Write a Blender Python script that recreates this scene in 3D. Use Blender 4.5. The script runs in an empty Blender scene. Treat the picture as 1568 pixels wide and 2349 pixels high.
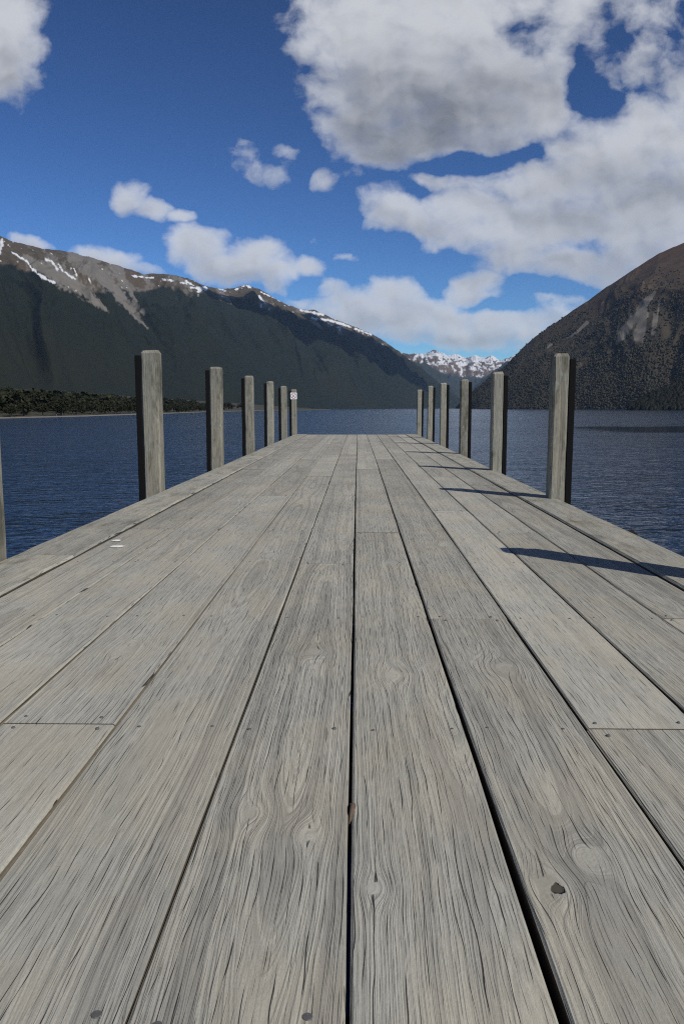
import bpy, bmesh, math, random
import numpy as np
from mathutils import Vector, Matrix

random.seed(7)
rng = np.random.default_rng(11)
S = bpy.context.scene
COL = S.collection
R = math.radians

# ---------------------------------------------------------------- camera
F, HY, VPX, HC = 1905.0, 936.0, 820.0, 0.70      # picture units of 1568 x 2349
PITCH = math.atan((1174.5 - HY) / F)
YAW = math.atan((VPX - 784.0) / F * math.cos(PITCH))
WZ = -1.70                                       # lake level (deck top is z = 0)
cam_d = bpy.data.cameras.new('camera')
cam = bpy.data.objects.new('camera', cam_d)
COL.objects.link(cam)
cam.location = (0, 0, HC)
cam.rotation_euler = (math.pi / 2 - PITCH, 0, YAW)
cam_d.sensor_fit = 'VERTICAL'
cam_d.sensor_height = 22.2
cam_d.lens = 22.2 * F / 2349.0
cam_d.clip_start = 0.05
cam_d.clip_end = 60000
S.camera = cam
c_r = np.array([math.cos(YAW), math.sin(YAW), 0.0])
c_h = np.array([-math.sin(YAW), math.cos(YAW), 0.0])
c_f = c_h * math.cos(PITCH) + np.array([0, 0, -math.sin(PITCH)])
c_u = c_h * math.sin(PITCH) + np.array([0, 0, math.cos(PITCH)])
CAM = np.array([0, 0, HC])
def ray(x, y): return c_f * F + c_r * (x - 784.0) + c_u * (1174.5 - y)
def on_z(x, y, z=0.0):
    d = ray(x, y); return CAM + d * ((z - HC) / d[2])
def at_y(x, y, Y):
    d = ray(x, y); return CAM + d * (Y / d[1])
def project(P):
    q = P - CAM; zc = np.maximum(q @ c_f, 1e-3)
    return 784 + F * (q @ c_r) / zc, 1174.5 - F * (q @ c_u) / zc

# ---------------------------------------------------------------- light and exposure
SUN_EL = R(44.5)
SUN_AZ = math.atan2(0.77, -0.82)                 # clockwise from +Y: behind the camera, to its right
sun_dir = Vector((math.sin(SUN_AZ) * math.cos(SUN_EL), math.cos(SUN_AZ) * math.cos(SUN_EL), math.sin(SUN_EL)))
sl = bpy.data.lights.new('sun', 'SUN')
sl.energy = 5.0; sl.angle = R(0.53); sl.color = (1.0, 0.94, 0.84)
so = bpy.data.objects.new('sun', sl); COL.objects.link(so)
so.rotation_euler = sun_dir.to_track_quat('Z', 'Y').to_euler()
so.location = (40, -40, 60)
S.view_settings.view_transform = 'Standard'
S.view_settings.look = 'None'
S.view_settings.exposure = -0.15
S.view_settings.gamma = 1.0
S.view_settings.use_curve_mapping = False
S.render.engine = 'CYCLES'
S.cycles.max_bounces = 6
S.cycles.diffuse_bounces = 2
S.cycles.glossy_bounces = 3
S.cycles.transmission_bounces = 2
S.cycles.volume_bounces = 0
S.cycles.transparent_max_bounces = 6
S.cycles.caustics_reflective = False
S.cycles.caustics_refractive = False
S.cycles.use_denoising = False
S.cycles.denoiser = 'OPENIMAGEDENOISE'
S.cycles.denoising_input_passes = 'RGB_ALBEDO_NORMAL'
S.cycles.denoising_prefilter = 'NONE'
S.cycles.pixel_filter_type = 'BLACKMAN_HARRIS'
S.cycles.filter_width = 1.15

# ---------------------------------------------------------------- node helper
class NT:
    def __init__(self, tree):
        self.t = tree
    def n(self, typ, **kw):
        nd = self.t.nodes.new(typ)
        for k, v in kw.items(): setattr(nd, k, v)
        return nd
    def put(self, sock, v):
        if v is None: return
        if isinstance(v, bpy.types.NodeSocket): self.t.links.new(v, sock)
        else:
            if hasattr(sock, 'default_value'):
                dv = sock.default_value
                if hasattr(dv, '__len__') and hasattr(v, '__len__') and len(dv) == 4 and len(v) == 3: v = (*v, 1.0)
                sock.default_value = v
    def m(self, op, a, b=None, c=None, clamp=False):
        nd = self.n('ShaderNodeMath', operation=op, use_clamp=clamp)
        self.put(nd.inputs[0], a); self.put(nd.inputs[1], b); self.put(nd.inputs[2], c)
        return nd.outputs[0]
    def v(self, op, a, b=None, scale=None):
        nd = self.n('ShaderNodeVectorMath', operation=op)
        self.put(nd.inputs[0], a); self.put(nd.inputs[1], b)
        if scale is not None: self.put(nd.inputs['Scale'], scale)
        return nd.outputs['Value'] if op in ('LENGTH', 'DOT_PRODUCT', 'DISTANCE') else nd.outputs['Vector']
    def xyz(self, x=0.0, y=0.0, z=0.0):
        nd = self.n('ShaderNodeCombineXYZ')
        for s, q in zip(nd.inputs, (x, y, z)): self.put(s, q)
        return nd.outputs[0]
    def sep(self, v):
        nd = self.n('ShaderNodeSeparateXYZ'); self.put(nd.inputs[0], v)
        return nd.outputs
    def noise(self, vec=None, scale=1.0, detail=2.0, rough=0.5, w=None, dim='3D', dist=0.0, color=False):
        nd = self.n('ShaderNodeTexNoise', noise_dimensions=dim)
        if vec is not None: self.put(nd.inputs['Vector'], vec)
        if w is not None: self.put(nd.inputs['W'], w)
        self.put(nd.inputs['Scale'], scale); self.put(nd.inputs['Detail'], detail)
        self.put(nd.inputs['Roughness'], rough); self.put(nd.inputs['Distortion'], dist)
        return nd.outputs['Color'] if color else nd.outputs['Fac']
    def ss(self, x, a, b, lo=0.0, hi=1.0, lin=False):
        nd = self.n('ShaderNodeMapRange', interpolation_type='LINEAR' if lin else 'SMOOTHSTEP')
        nd.clamp = True
        self.put(nd.inputs['Value'], x); self.put(nd.inputs['From Min'], a); self.put(nd.inputs['From Max'], b)
        self.put(nd.inputs['To Min'], lo); self.put(nd.inputs['To Max'], hi)
        return nd.outputs['Result']
    def mix(self, f, a, b, blend='MIX'):
        nd = self.n('ShaderNodeMix', data_type='RGBA', blend_type=blend, clamp_factor=True)
        self.put(nd.inputs[0], f); self.put(nd.inputs[6], a); self.put(nd.inputs[7], b)
        return nd.outputs[2]
    def attr(self, name, typ='GEOMETRY'):
        return self.n('ShaderNodeAttribute', attribute_name=name, attribute_type=typ)

# ---------------------------------------------------------------- sky with clouds (world)
def build_world():
    W = bpy.data.worlds.new('World'); S.world = W; W.use_nodes = True
    t = W.node_tree; t.nodes.clear(); g = NT(t)
    sky = g.n('ShaderNodeTexSky', sky_type='NISHITA')
    sky.sun_disc = False; sky.sun_elevation = SUN_EL; sky.sun_rotation = SUN_AZ
    sky.altitude = 1800; sky.air_density = 1.0; sky.dust_density = 0.6; sky.ozone_density = 3.0
    STR = 0.075
    d = g.n('ShaderNodeTexCoord').outputs['Generated']
    dx, dy, dz = g.sep(d)
    # clouds ahead live in the tangent plane of +Y: U = x/y, V = z/y, in units of 100/1905
    iy = g.m('DIVIDE', 19.05, g.m('MAXIMUM', dy, 0.08))
    U = g.m('MULTIPLY', dx, iy); V = g.m('MULTIPLY', dz, iy)
    P0 = g.xyz(U, V, 0.0)
    wa = g.v('SUBTRACT', g.noise(P0, 0.8, 4, 0.55, color=True), (0.5, 0.5, 0.5))
    P = g.v('ADD', P0, g.v('MULTIPLY', wa, (0.75, 0.6, 0.0)))
    def uv(x, y):
        q = ray(x, y); return q[0] / q[1] * 19.05, q[2] / q[1] * 19.05
    prot = {}; hh = [None]
    def blob(x, y, rx, ry, rot=0.0, soft=0.1):
        u, w = uv(x, y)
        k = 1.0 + 0.02 * (w / 19.05 * 10)
        sx, sy = 100 / (rx * k), 100 / (ry * k)
        if rot not in prot:
            mp = g.n('ShaderNodeMapping', vector_type='POINT'); g.put(mp.inputs['Vector'], P)
            mp.inputs['Rotation'].default_value = (0, 0, -R(rot)); o_ = g.sep(mp.outputs[0]); prot[rot] = (o_[0], o_[1])
        ca, sa = math.cos(-R(rot)), math.sin(-R(rot)); u, w = u * ca - w * sa, u * sa + w * ca
        ex = g.m('MULTIPLY_ADD', prot[rot][0], sx, -u * sx); ey = g.m('MULTIPLY_ADD', prot[rot][1], sy, -w * sy)
        hh[0] = ey
        return g.ss(g.m('SQRT', g.m('MULTIPLY_ADD', ex, ex, g.m('MULTIPLY', ey, ey))), 1.75, soft, 0, 1)
    body = [  # x, y, rx, ry, rot, weight
        (835, 60, 160, 120, 0, 1), (1010, 50, 240, 150, 0, 1), (1180, 110, 150, 170, 0, 1), (905, 180, 190, 130, 0, 1),
        (1070, 220, 240, 140, 0, 1), (835, 285, 95, 90, 0, 1), (960, 320, 170, 60, 0, 1), (1240, 220, 110, 120, 0, 1),
        (735, 115, 85, 45, 0, .75), (885, 352, 110, 35, 0, 1), (1110, 320, 150, 40, 0, .9),
        (1400, 45, 220, 85, 0, .62), (1500, 130, 150, 100, 0, .62), (1390, 180, 70, 55, 0, .68), (1550, 190, 90, 90, 0, .64), (1290, 20, 110, 60, 0, .8), (1330, 110, 60, 60, 0, .6),
        (1510, 310, 150, 90, 0, 1), (1390, 370, 180, 100, 0, 1), (1250, 420, 150, 75, 0, .95), (1030, 415, 110, 30, 0, .8), (1140, 400, 100, 45, 0, .8),
        (905, 480, 80, 55, 0, .9), (960, 510, 130, 45, -10, .95), (1080, 480, 170, 60, 0, .95), (1060, 560, 170, 45, -15, .8), (1250, 520, 280, 90, 0, 1), (1490, 490, 210, 150, 0, 1),
        (1180, 590, 150, 50, 0, .9), (1360, 600, 230, 60, 0, .95), (1540, 600, 110, 70, 0, 1),
        (1080, 662, 85, 48, 0, 1), (900, 680, 85, 50, 0, 1), (850, 718, 190, 58, -5, 1), (990, 735, 170, 62, -5, 1), (1160, 750, 190, 58, 0, .95), (1265, 705, 105, 45, 0, .85),
        (1060, 775, 150, 34, 0, .9), (1250, 760, 120, 40, 0, .8), (738, 668, 56, 24, 0, .85), (700, 696, 56, 20, 0, .7),
        (455, 562, 75, 48, 0, 1), (585, 585, 80, 50, 0, 1), (535, 612, 130, 40, -8, 1), (645, 628, 85, 42, -10, 1), (712, 612, 36, 30, 0, .9),
        (303, 450, 46, 38, -10, .9), (352, 478, 55, 28, -25, .88), (412, 498, 42, 18, 0, .82),
        (545, 368, 62, 40, 0, .52), (605, 395, 75, 34, -15, .58), (650, 350, 40, 36, 0, .46), (748, 414, 36, 28, 0, .66), (805, 405, 40, 24, 0, .48), (560, 328, 24, 22, 0, .5),
        (15, 70, 90, 150, 0, 1), (8, 170, 66, 62, 0, .95), (45, 120, 50, 80, 0, .9),
        (65, 556, 62, 20, -10, .8), (235, 590, 90, 30, -8, .9), (310, 612, 75, 20, -8, .7), (790, 595, 55, 20, 0, .44), (722, 550, 26, 18, 0, .44), (655, 556, 24, 16, 0, .42),
        (420, 100 - 900, 500, 200, 0, .7)]
    holes = [(1200, 72, 50, 40, 0, .48), (1235, 130, 30, 40, 0, .22), (1420, 85, 40, 40, 0, .22), (1358, 222, 56, 42, 0, .52), (1325, 170, 26, 60, 0, .28), (1545, 95, 40, 36, 0, .16), (1130, 366, 110, 14, 3, .40), (1060, 378, 90, 22, -6, .42), (1215, 345, 50, 14, 12, .3), (1330, 562, 60, 16, 0, .3), (1190, 702, 120, 16, 0, .42), (1230, 660, 120, 16, 0, .42), (900, 545, 70, 16, 0, .4), (1030, 590, 60, 30, 0, .4), (950, 440, 50, 16, 0, .25), (690, 652, 46, 22, -20, .6), (1005, 640, 26, 40, 0, .35)]
    acc = hs = ws = None
    for x, y, rx, ry, ro, wt in body:
        b = g.m('MULTIPLY', blob(x, y, rx, ry, ro), wt)
        ly = g.m('MULTIPLY', hh[0], b)          # how high on its own puff a point lies
        acc = b if acc is None else g.m('SMOOTH_MAX', acc, b, 0.10)
        hs = ly if hs is None else g.m('ADD', hs, ly); ws = b if ws is None else g.m('ADD', ws, b)
    for x, y, rx, ry, ro, wt in holes:
        acc = g.m('SUBTRACT', acc, g.m('MULTIPLY', blob(x, y, rx, ry, ro), wt))
    hgt = g.m('DIVIDE', hs, g.m('ADD', ws, 0.05))
    front = g.ss(dy, 0.12, 0.3)
    # everywhere else: the same fair-weather cumulus from noise on a flat layer
    iz = g.m('DIVIDE', 1.0, g.m('MAXIMUM', g.m('ADD', dz, 0.12), 0.05))
    PL = g.xyz(g.m('MULTIPLY', dx, iz), g.m('MULTIPLY', dy, iz), 3.0)
    gen = g.ss(g.noise(PL, 1.3, 3, 0.5), 0.47, 0.68)
    B = g.m('ADD', g.m('MULTIPLY', acc, front), g.m('MULTIPLY', gen, g.m('SUBTRACT', 1.0, front)))
    Q = g.v('MULTIPLY', P, (1.0, 1.25, 1.0))
    n1 = g.noise(Q, 1.6, 7, 0.54)
    s1 = g.noise(Q, 1.0, 4, 0.45)
    s2 = g.noise(g.v('ADD', Q, (0.16, 0.28, 0.0)), 1.0, 4, 0.45)
    D = g.m('ADD', g.m('MULTIPLY', B, 1.5), g.m('MULTIPLY', g.m('MULTIPLY', g.m('SUBTRACT', n1, 0.5), 1.35), g.ss(B, 0.02, 0.40)))
    dd = g.m('POWER', g.m('MAXIMUM', g.m('SUBTRACT', D, 0.56), 0.0), 1.35)
    alpha = g.m('SUBTRACT', 1.0, g.m('EXPONENT', g.m('MULTIPLY', dd, -2.7)))
    thick = g.ss(D, 1.0, 1.9)
    lit = g.m('ADD', 0.5, g.m('MULTIPLY', g.m('SUBTRACT', s1, s2), 2.4), clamp=True)
    shade = [(950, 290, 330, 130, 0, .60), (1090, 220, 270, 140, 0, .42), (850, 230, 190, 140, 0, .42), (1110, 315, 150, 45, 0, .3), (1420, 440, 280, 120, 0, .42), (1490, 130, 190, 130, 0, .46), (1400, 60, 160, 60, 0, .2),
             (1290, 575, 300, 45, 0, .32), (1500, 560, 160, 70, 0, .3), (980, 530, 190, 40, -10, .26), (1010, 785, 320, 26, 0, .26), (1085, 692, 90, 20, 0, .34), (570, 640, 160, 22, -8, .24), (10, 170, 90, 90, 0, .3), (1230, 470, 140, 50, 0, .25), (850, 735, 160, 20, 0, .12)]
    sh = None
    for x, y, rx, ry, ro, wt in shade:
        b = g.m('MULTIPLY', blob(x, y, rx * .85, ry * .85, ro, 0.0), wt)
        sh = b if sh is None else g.m('SMOOTH_MAX', sh, b, 0.25)
    dark = g.m('ADD', g.m('MULTIPLY', g.m('MULTIPLY', sh, front), g.ss(B, 0.30, 0.95)), g.m('MULTIPLY', thick, 0.14))
    top = g.ss(g.m('ADD', g.m('MULTIPLY', hgt, front), g.m('MULTIPLY', g.m('SUBTRACT', lit, 0.5), 1.0)), -0.85, 0.5)
    dark = g.m('ADD', dark, g.m('MULTIPLY', g.m('SUBTRACT', 1.0, top), 0.30), clamp=True)
    white = (0.90, 0.915, 0.94); grey = (0.15, 0.16, 0.185)
    cc = g.mix(dark, white, grey)
    cc = g.v('SCALE', cc, scale=1.0 / STR)
    # deeper, polarised blue of the photograph
    raw = g.v('MINIMUM', g.v('SCALE', sky.outputs[0], scale=STR), (0.75, 0.75, 0.75))
    gm = g.n('ShaderNodeGamma'); g.put(gm.inputs['Color'], raw); gm.inputs['Gamma'].default_value = 1.8
    skyc = g.v('MULTIPLY', gm.outputs[0], (1.92 / STR, 2.38 / STR, 2.55 / STR))
    outc = g.mix(alpha, skyc, cc)
    bg = g.n('ShaderNodeBackground'); g.put(bg.inputs['Color'], outc); bg.inputs['Strength'].default_value = STR
    o = g.n('ShaderNodeOutputWorld'); t.links.new(bg.outputs[0], o.inputs['Surface'])
    W.cycles.sampling_method = 'MANUAL'; W.cycles.sample_map_resolution = 1024
build_world()

# ---------------------------------------------------------------- numpy noise
_perm = np.random.default_rng(3).permutation(512)
_perm = np.concatenate([_perm, _perm, _perm])
_grad = np.random.default_rng(4).uniform(-1, 1, (512, 2))
_grad /= np.linalg.norm(_grad, axis=1)[:, None]
def perlin(x, y):
    xi = np.floor(x).astype(int); yi = np.floor(y).astype(int)
    xf = x - xi; yf = y - yi
    u = xf ** 3 * (xf * (xf * 6 - 15) + 10); v = yf ** 3 * (yf * (yf * 6 - 15) + 10)
    def gd(ix, iy, fx, fy):
        h = _grad[_perm[_perm[ix & 511] + (iy & 511)] & 511]
        return h[..., 0] * fx + h[..., 1] * fy
    a = gd(xi, yi, xf, yf); b = gd(xi + 1, yi, xf - 1, yf)
    c = gd(xi, yi + 1, xf, yf - 1); d = gd(xi + 1, yi + 1, xf - 1, yf - 1)
    return (a + u * (b - a)) + v * ((c + u * (d - c)) - (a + u * (b - a)))
def fbm(x, y, o=5, g=0.5):
    s = 0; a = 1.0; n = 0
    for i in range(o):
        s = s + a * perlin(x * 2 ** i + 17.3 * i, y * 2 ** i - 9.1 * i); n += a; a *= g
    return s / n * 1.6
def ridged(x, y, o=4):
    s = 0; a = 1.0; n = 0
    for i in range(o):
        s = s + a * (1 - 2 * np.abs(perlin(x * 2 ** i + 5.2 * i, y * 2 ** i + 1.7 * i)) * 1.4); n += a; a *= 0.5
    return s / n
def sstep(x, a, b):
    q = np.clip((x - a) / (b - a), 0, 1); return q * q * (3 - 2 * q)

# ---------------------------------------------------------------- object helpers
def link(o, parent=None):
    COL.objects.link(o)
    if parent is not None: o.parent = parent
    return o
def tag(o, label=None, cat=None, group=None, kind=None):
    if label: o['label'] = label
    if cat: o['category'] = cat
    if group: o['group'] = group
    if kind: o['kind'] = kind
    return o
def mesh_obj(name, verts, faces, mat, parent=None, smooth=False):
    me = bpy.data.meshes.new(name)
    me.from_pydata([tuple(v) for v in verts], [], [tuple(f) for f in faces])
    me.update()
    if mat: me.materials.append(mat)
    if smooth: me.polygons.foreach_set('use_smooth', [True] * len(me.polygons))
    return link(bpy.data.objects.new(name, me), parent)
def np_mesh(name, V, Fc, mat, smooth=True, attrs=None, parent=None):
    me = bpy.data.meshes.new(name)
    k = Fc.shape[1]
    me.vertices.add(len(V)); me.vertices.foreach_set('co', V.astype(np.float32).ravel())
    me.loops.add(Fc.size); me.loops.foreach_set('vertex_index', Fc.astype(np.int32).ravel())
    me.polygons.add(len(Fc)); me.polygons.foreach_set('loop_start', np.arange(0, Fc.size, k, dtype=np.int32))
    me.polygons.foreach_set('use_smooth', np.full(len(Fc), smooth))
    me.update(calc_edges=True)
    for nm, a in (attrs or {}).items():
        at = me.attributes.new(nm, 'FLOAT_COLOR', 'POINT')
        c = np.ones((len(V), 4), np.float32); c[:, :a.shape[1]] = a
        at.data.foreach_set('color', c.ravel())
    me.materials.append(mat)
    return link(bpy.data.objects.new(name, me), parent)
def new_mat(name):
    m = bpy.data.materials.new(name); m.use_nodes = True
    t = m.node_tree; t.nodes.clear(); g = NT(t)
    b = g.n('ShaderNodeBsdfPrincipled'); o = g.n('ShaderNodeOutputMaterial')
    t.links.new(b.outputs[0], o.inputs['Surface'])
    return m, g, b, o
def empty(name, loc=(0, 0, 0), rz=0.0):
    o = bpy.data.objects.new(name, None); o.location = loc; o.rotation_euler = (0, 0, rz)
    o.empty_display_size = 0.2
    return link(o)

# ---------------------------------------------------------------- materials
def wood_material(name, axis='y', light=(0.400, 0.392, 0.350), mid=(0.318, 0.311, 0.277), dark=(0.192, 0.187, 0.168), knots=4, green=0.0, stain=0.8):
    m, g, b, o = new_mat(name)
    oc = g.n('ShaderNodeTexCoord').outputs['Object']
    X, Y, Z = g.sep(oc)
    if axis == 'z':
        X, Y, Z = g.m('ADD', X, g.m('MULTIPLY', Y, 0.83)), Z, g.m('SUBTRACT', Y, X)
    else:
        X = g.m('ADD', X, g.m('MULTIPLY', Z, 0.6))
    ga = g.attr('grain', 'OBJECT').outputs['Vector']; seed, px, pz = g.sep(ga)
    wa = g.attr('wear', 'OBJECT').outputs['Vector']; tone, ringk, crackk = g.sep(wa)
    ys = g.m('ADD', Y, g.m('MULTIPLY', seed, 13.7))
    warp = g.m('MULTIPLY', g.m('SUBTRACT', g.noise(g.xyz(g.m('MULTIPLY', X, 4.0), g.m('MULTIPLY', ys, 0.9), seed), 1.0, 2, 0.5), 0.5), 0.022)
    warp2 = g.m('MULTIPLY', g.m('SUBTRACT', g.noise(g.xyz(g.m('MULTIPLY', X, 22.0), g.m('MULTIPLY', ys, 5.0), seed), 1.0, 2, 0.5), 0.5), 0.0045)
    defl = g.m('ADD', warp, warp2); bump = None; core = None; halo = None
    for k in range(knots):
        ka = g.attr('knot_%s' % 'abcd'[k], 'OBJECT').outputs['Vector']; kx, ky, kr = g.sep(ka)
        ex = g.m('SUBTRACT', X, kx); ey = g.m('SUBTRACT', Y, ky)
        r2 = g.m('ADD', g.m('MULTIPLY', kr, kr), 1e-6)
        q = g.m('DIVIDE', g.m('ADD', g.m('MULTIPLY', ex, ex), g.m('MULTIPLY', g.m('MULTIPLY', ey, ey), 0.30)), r2)
        gs = g.m('EXPONENT', g.m('MULTIPLY', q, -0.42))
        q2 = g.m('DIVIDE', g.m('ADD', g.m('MULTIPLY', ex, ex), g.m('MULTIPLY', g.m('MULTIPLY', ey, ey), 0.85)), r2)
        gc = g.m('EXPONENT', g.m('MULTIPLY', q2, -1.6))
        on = g.ss(kr, 0.001, 0.004)
        gs = g.m('MULTIPLY', gs, on); gc = g.m('MULTIPLY', gc, on)
        defl = g.m('SUBTRACT', defl, g.m('MULTIPLY', g.m('MULTIPLY', ex, gs), 0.85))
        bb = g.m('MULTIPLY', g.m('MULTIPLY', gs, kr), 0.75)
        bump = bb if bump is None else g.m('ADD', bump, bb)
        core = gc if core is None else g.m('ADD', core, gc)
        halo = gs if halo is None else g.m('ADD', halo, gs)
    xw = g.m('ADD', X, defl)
    zz = g.m('ADD', pz, g.m('MULTIPLY', g.m('SUBTRACT', g.noise(w=g.m('ADD', g.m('MULTIPLY', ys, 0.50), seed), dim='1D', scale=1.0, detail=1), 0.5), 0.14))
    xx = g.m('SUBTRACT', xw, px)
    rr = g.m('SQRT', g.m('ADD', g.m('MULTIPLY', xx, xx), g.m('MULTIPLY', zz, zz)))
    Fd = g.m('ADD', rr, bump)
    ring = g.noise(w=g.m('ADD', Fd, seed), dim='1D', scale=185.0, detail=2.5, rough=0.6)
    broad = g.ss(g.noise(w=g.m('ADD', Fd, g.m('MULTIPLY', seed, 3.1)), dim='1D', scale=30.0, detail=1.0, rough=0.5), 0.555, 0.585)
    fibre = g.noise(g.xyz(g.m('MULTIPLY', xw, 430.0), g.m('MULTIPLY', ys, 20.0), seed), 1.0, 2, 0.6)
    streak = g.noise(g.xyz(g.m('MULTIPLY', xw, 95.0), g.m('MULTIPLY', ys, 1.6), seed), 1.0, 3, 0.62)
    blotch = g.noise(g.xyz(g.m('MULTIPLY', X, 5.0), g.m('MULTIPLY', ys, 2.2), seed), 1.0, 4, 0.6)
    # checks: long thin cracks that run with the grain, each coming and going along the board
    def checks(per_m, wob, width, ylen, lo, hi, so):
        wv = g.noise(g.xyz(g.m('MULTIPLY', xw, per_m * 0.22), g.m('MULTIPLY', ys, wob), g.m('ADD', seed, so)), 1.0, 2, 0.5)
        t = g.m('ADD', g.m('MULTIPLY', xw, per_m), g.m('MULTIPLY', wv, 2.0))
        cell = g.m('FLOOR', t); fr = g.m('SUBTRACT', g.m('SUBTRACT', t, cell), 0.5)
        rn = g.noise(g.xyz(g.m('MULTIPLY', cell, 7.31), g.m('MULTIPLY', ys, ylen), g.m('ADD', seed, so)), 1.0, 1, 0.5)
        jit = g.noise(g.xyz(g.m('MULTIPLY', cell, 3.17), g.m('MULTIPLY', ys, 0.4), so), 1.0, 0, 0.5)
        fr = g.m('ADD', fr, g.m('MULTIPLY', g.m('SUBTRACT', jit, 0.5), 0.8))
        w = g.ss(g.m('ADD', g.m('ADD', rn, g.m('MULTIPLY', g.m('SUBTRACT', blotch, 0.5), 0.45)), g.m('MULTIPLY', g.m('SUBTRACT', crackk, 0.56), 0.30)), lo, hi, 0.0, width * per_m)
        return g.m('MULTIPLY', g.ss(g.m('DIVIDE', g.m('ABSOLUTE', fr), g.m('ADD', w, 1e-4)), 1.0, 0.35), g.ss(w, 0.0, width * per_m * 0.3))
    crack = checks(62.0, 3.0, 0.00085, 8.0, 0.44, 0.62, 7.0)
    crack2 = checks(165.0, 4.5, 0.00055, 14.0, 0.46, 0.66, 17.0)
    nocore = g.m('SUBTRACT', 1.0, g.m('MULTIPLY', core, 3.0), clamp=True)
    crack = g.m('MULTIPLY', crack, nocore); crack2 = g.m('MULTIPLY', crack2, nocore)
    rc = g.m('MULTIPLY', g.ss(ring, 0.40, 0.62), ringk)
    c = g.mix(rc, light, mid)
    c = g.mix(g.m('MULTIPLY', g.ss(streak, 0.45, 0.72), 0.34), c, dark)
    c = g.mix(g.m('MULTIPLY', broad, g.m('MULTIPLY', ringk, 0.58)), c, (dark[0] * 1.12, dark[1] * 1.12, dark[2] * 1.15))
    c = g.mix(g.m('MULTIPLY', g.ss(fibre, 0.40, 0.72), g.m('MULTIPLY', 0.36, g.m('SUBTRACT', 1.0, core, clamp=True))), c, dark)
    fuzz = g.noise(g.xyz(g.m('MULTIPLY', xw, 780.0), g.m('MULTIPLY', ys, 190.0), seed), 1.0, 2, 0.7)
    c = g.mix(g.ss(fuzz, 0.40, 0.72, 0.0, 0.34), c, dark)
    c = g.mix(g.ss(fuzz, 0.45, 0.25, 0.0, 0.22), c, (light[0] * 1.12, light[1] * 1.12, light[2] * 1.12))
    c = g.mix(g.m('MULTIPLY', core, 0.28), c, (0.31, 0.305, 0.275))
    tint = g.mix(g.ss(blotch, 0.35, 0.65), (1.03, 1.0, 0.93), (0.97, 0.985, 0.975))
    c = g.mix(1.0, c, tint, 'MULTIPLY')
    c = g.v('SCALE', c, scale=g.m('MULTIPLY', tone, g.ss(g.noise(g.xyz(g.m('MULTIPLY', X, 2.0), g.m('MULTIPLY', ys, 1.2), g.m('ADD', seed, 40.0)), 1.0, 3, 0.6), 0.3, 0.7, 0.90, 1.08)))
    if green:
        st = g.ss(g.noise(g.xyz(g.m('MULTIPLY', X, 9.0), g.m('MULTIPLY', ys, 2.5), g.m('ADD', seed, 9.0)), 1.0, 4, 0.65), 0.5, 0.72)
        c = g.mix(g.m('MULTIPLY', st, stain), c, (0.075, 0.073, 0.052))
        st2 = g.ss(g.noise(g.xyz(g.m('MULTIPLY', X, 26.0), g.m('MULTIPLY', ys, 7.0), g.m('ADD', seed, 19.0)), 1.0, 4, 0.65), 0.56, 0.7)
        c = g.mix(g.m('MULTIPLY', st2, green), c, (0.30, 0.33, 0.29))
    if axis == 'y':      # unsilvered brown sides, painted extra dark so the gaps read as shaded
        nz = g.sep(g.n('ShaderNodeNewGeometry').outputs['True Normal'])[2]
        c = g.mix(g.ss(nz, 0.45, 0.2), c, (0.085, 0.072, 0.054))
    c = g.mix(g.m('MULTIPLY', crack, 0.93), c, (0.022, 0.019, 0.016))
    c = g.mix(g.m('MULTIPLY', crack2, 0.46), c, (0.035, 0.031, 0.027))
    hole = None
    if knots == 4:
        hx, hy, hr = g.sep(g.attr('hole', 'OBJECT').outputs['Vector'])
        ex = g.m('SUBTRACT', X, hx); ey = g.m('SUBTRACT', Y, hy)
        hd = g.m('SQRT', g.m('ADD', g.m('MULTIPLY', ex, ex), g.m('MULTIPLY', g.m('MULTIPLY', ey, ey), 0.6)))
        hn = g.m('MULTIPLY', g.m('SUBTRACT', g.noise(g.xyz(g.m('MULTIPLY', X, 60.0), g.m('MULTIPLY', Y, 40.0), 2.0), 1.0, 2, 0.5), 0.5), 0.022)
        hole = g.m('MULTIPLY', g.ss(g.m('ADD', hd, hn), hr, g.m('MULTIPLY', hr, 0.72)), g.ss(hr, 0.001, 0.003))
        c = g.mix(g.m('MULTIPLY', hole, 0.9), c, (0.040, 0.034, 0.026))
    g.put(b.inputs['Base Color'], c)
    g.put(b.inputs['Roughness'], g.ss(fibre, 0.3, 0.7, 0.62, 0.85))
    b.inputs['Specular IOR Level'].default_value = 0.2
    h = g.m('ADD', g.m('MULTIPLY', g.m('SUBTRACT', 1.0, rc), 0.55), g.m('ADD', g.m('MULTIPLY', fibre, 0.22), g.m('MULTIPLY', fuzz, -0.25)))
    h = g.m('SUBTRACT', h, g.m('MULTIPLY', streak, 0.7))
    h = g.m('SUBTRACT', h, g.m('MULTIPLY', crack, 2.4)); h = g.m('SUBTRACT', h, g.m('MULTIPLY', crack2, 1.2))
    if hole is not None: h = g.m('SUBTRACT', h, g.m('MULTIPLY', hole, 5.0))
    bp = g.n('ShaderNodeBump'); bp.inputs['Strength'].default_value = 0.9; bp.inputs['Distance'].default_value = 0.0020
    g.put(bp.inputs['Height'], h); m.node_tree.links.new(bp.outputs[0], b.inputs['Normal'])
    return m
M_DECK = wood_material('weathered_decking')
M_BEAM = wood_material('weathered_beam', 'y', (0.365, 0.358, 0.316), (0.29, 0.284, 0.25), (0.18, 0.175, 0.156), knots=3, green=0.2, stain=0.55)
M_POST = wood_material('weathered_post', 'z', (0.36, 0.348, 0.298), (0.245, 0.235, 0.198), (0.10, 0.094, 0.078), knots=2, green=0.55, stain=0.9)
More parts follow.
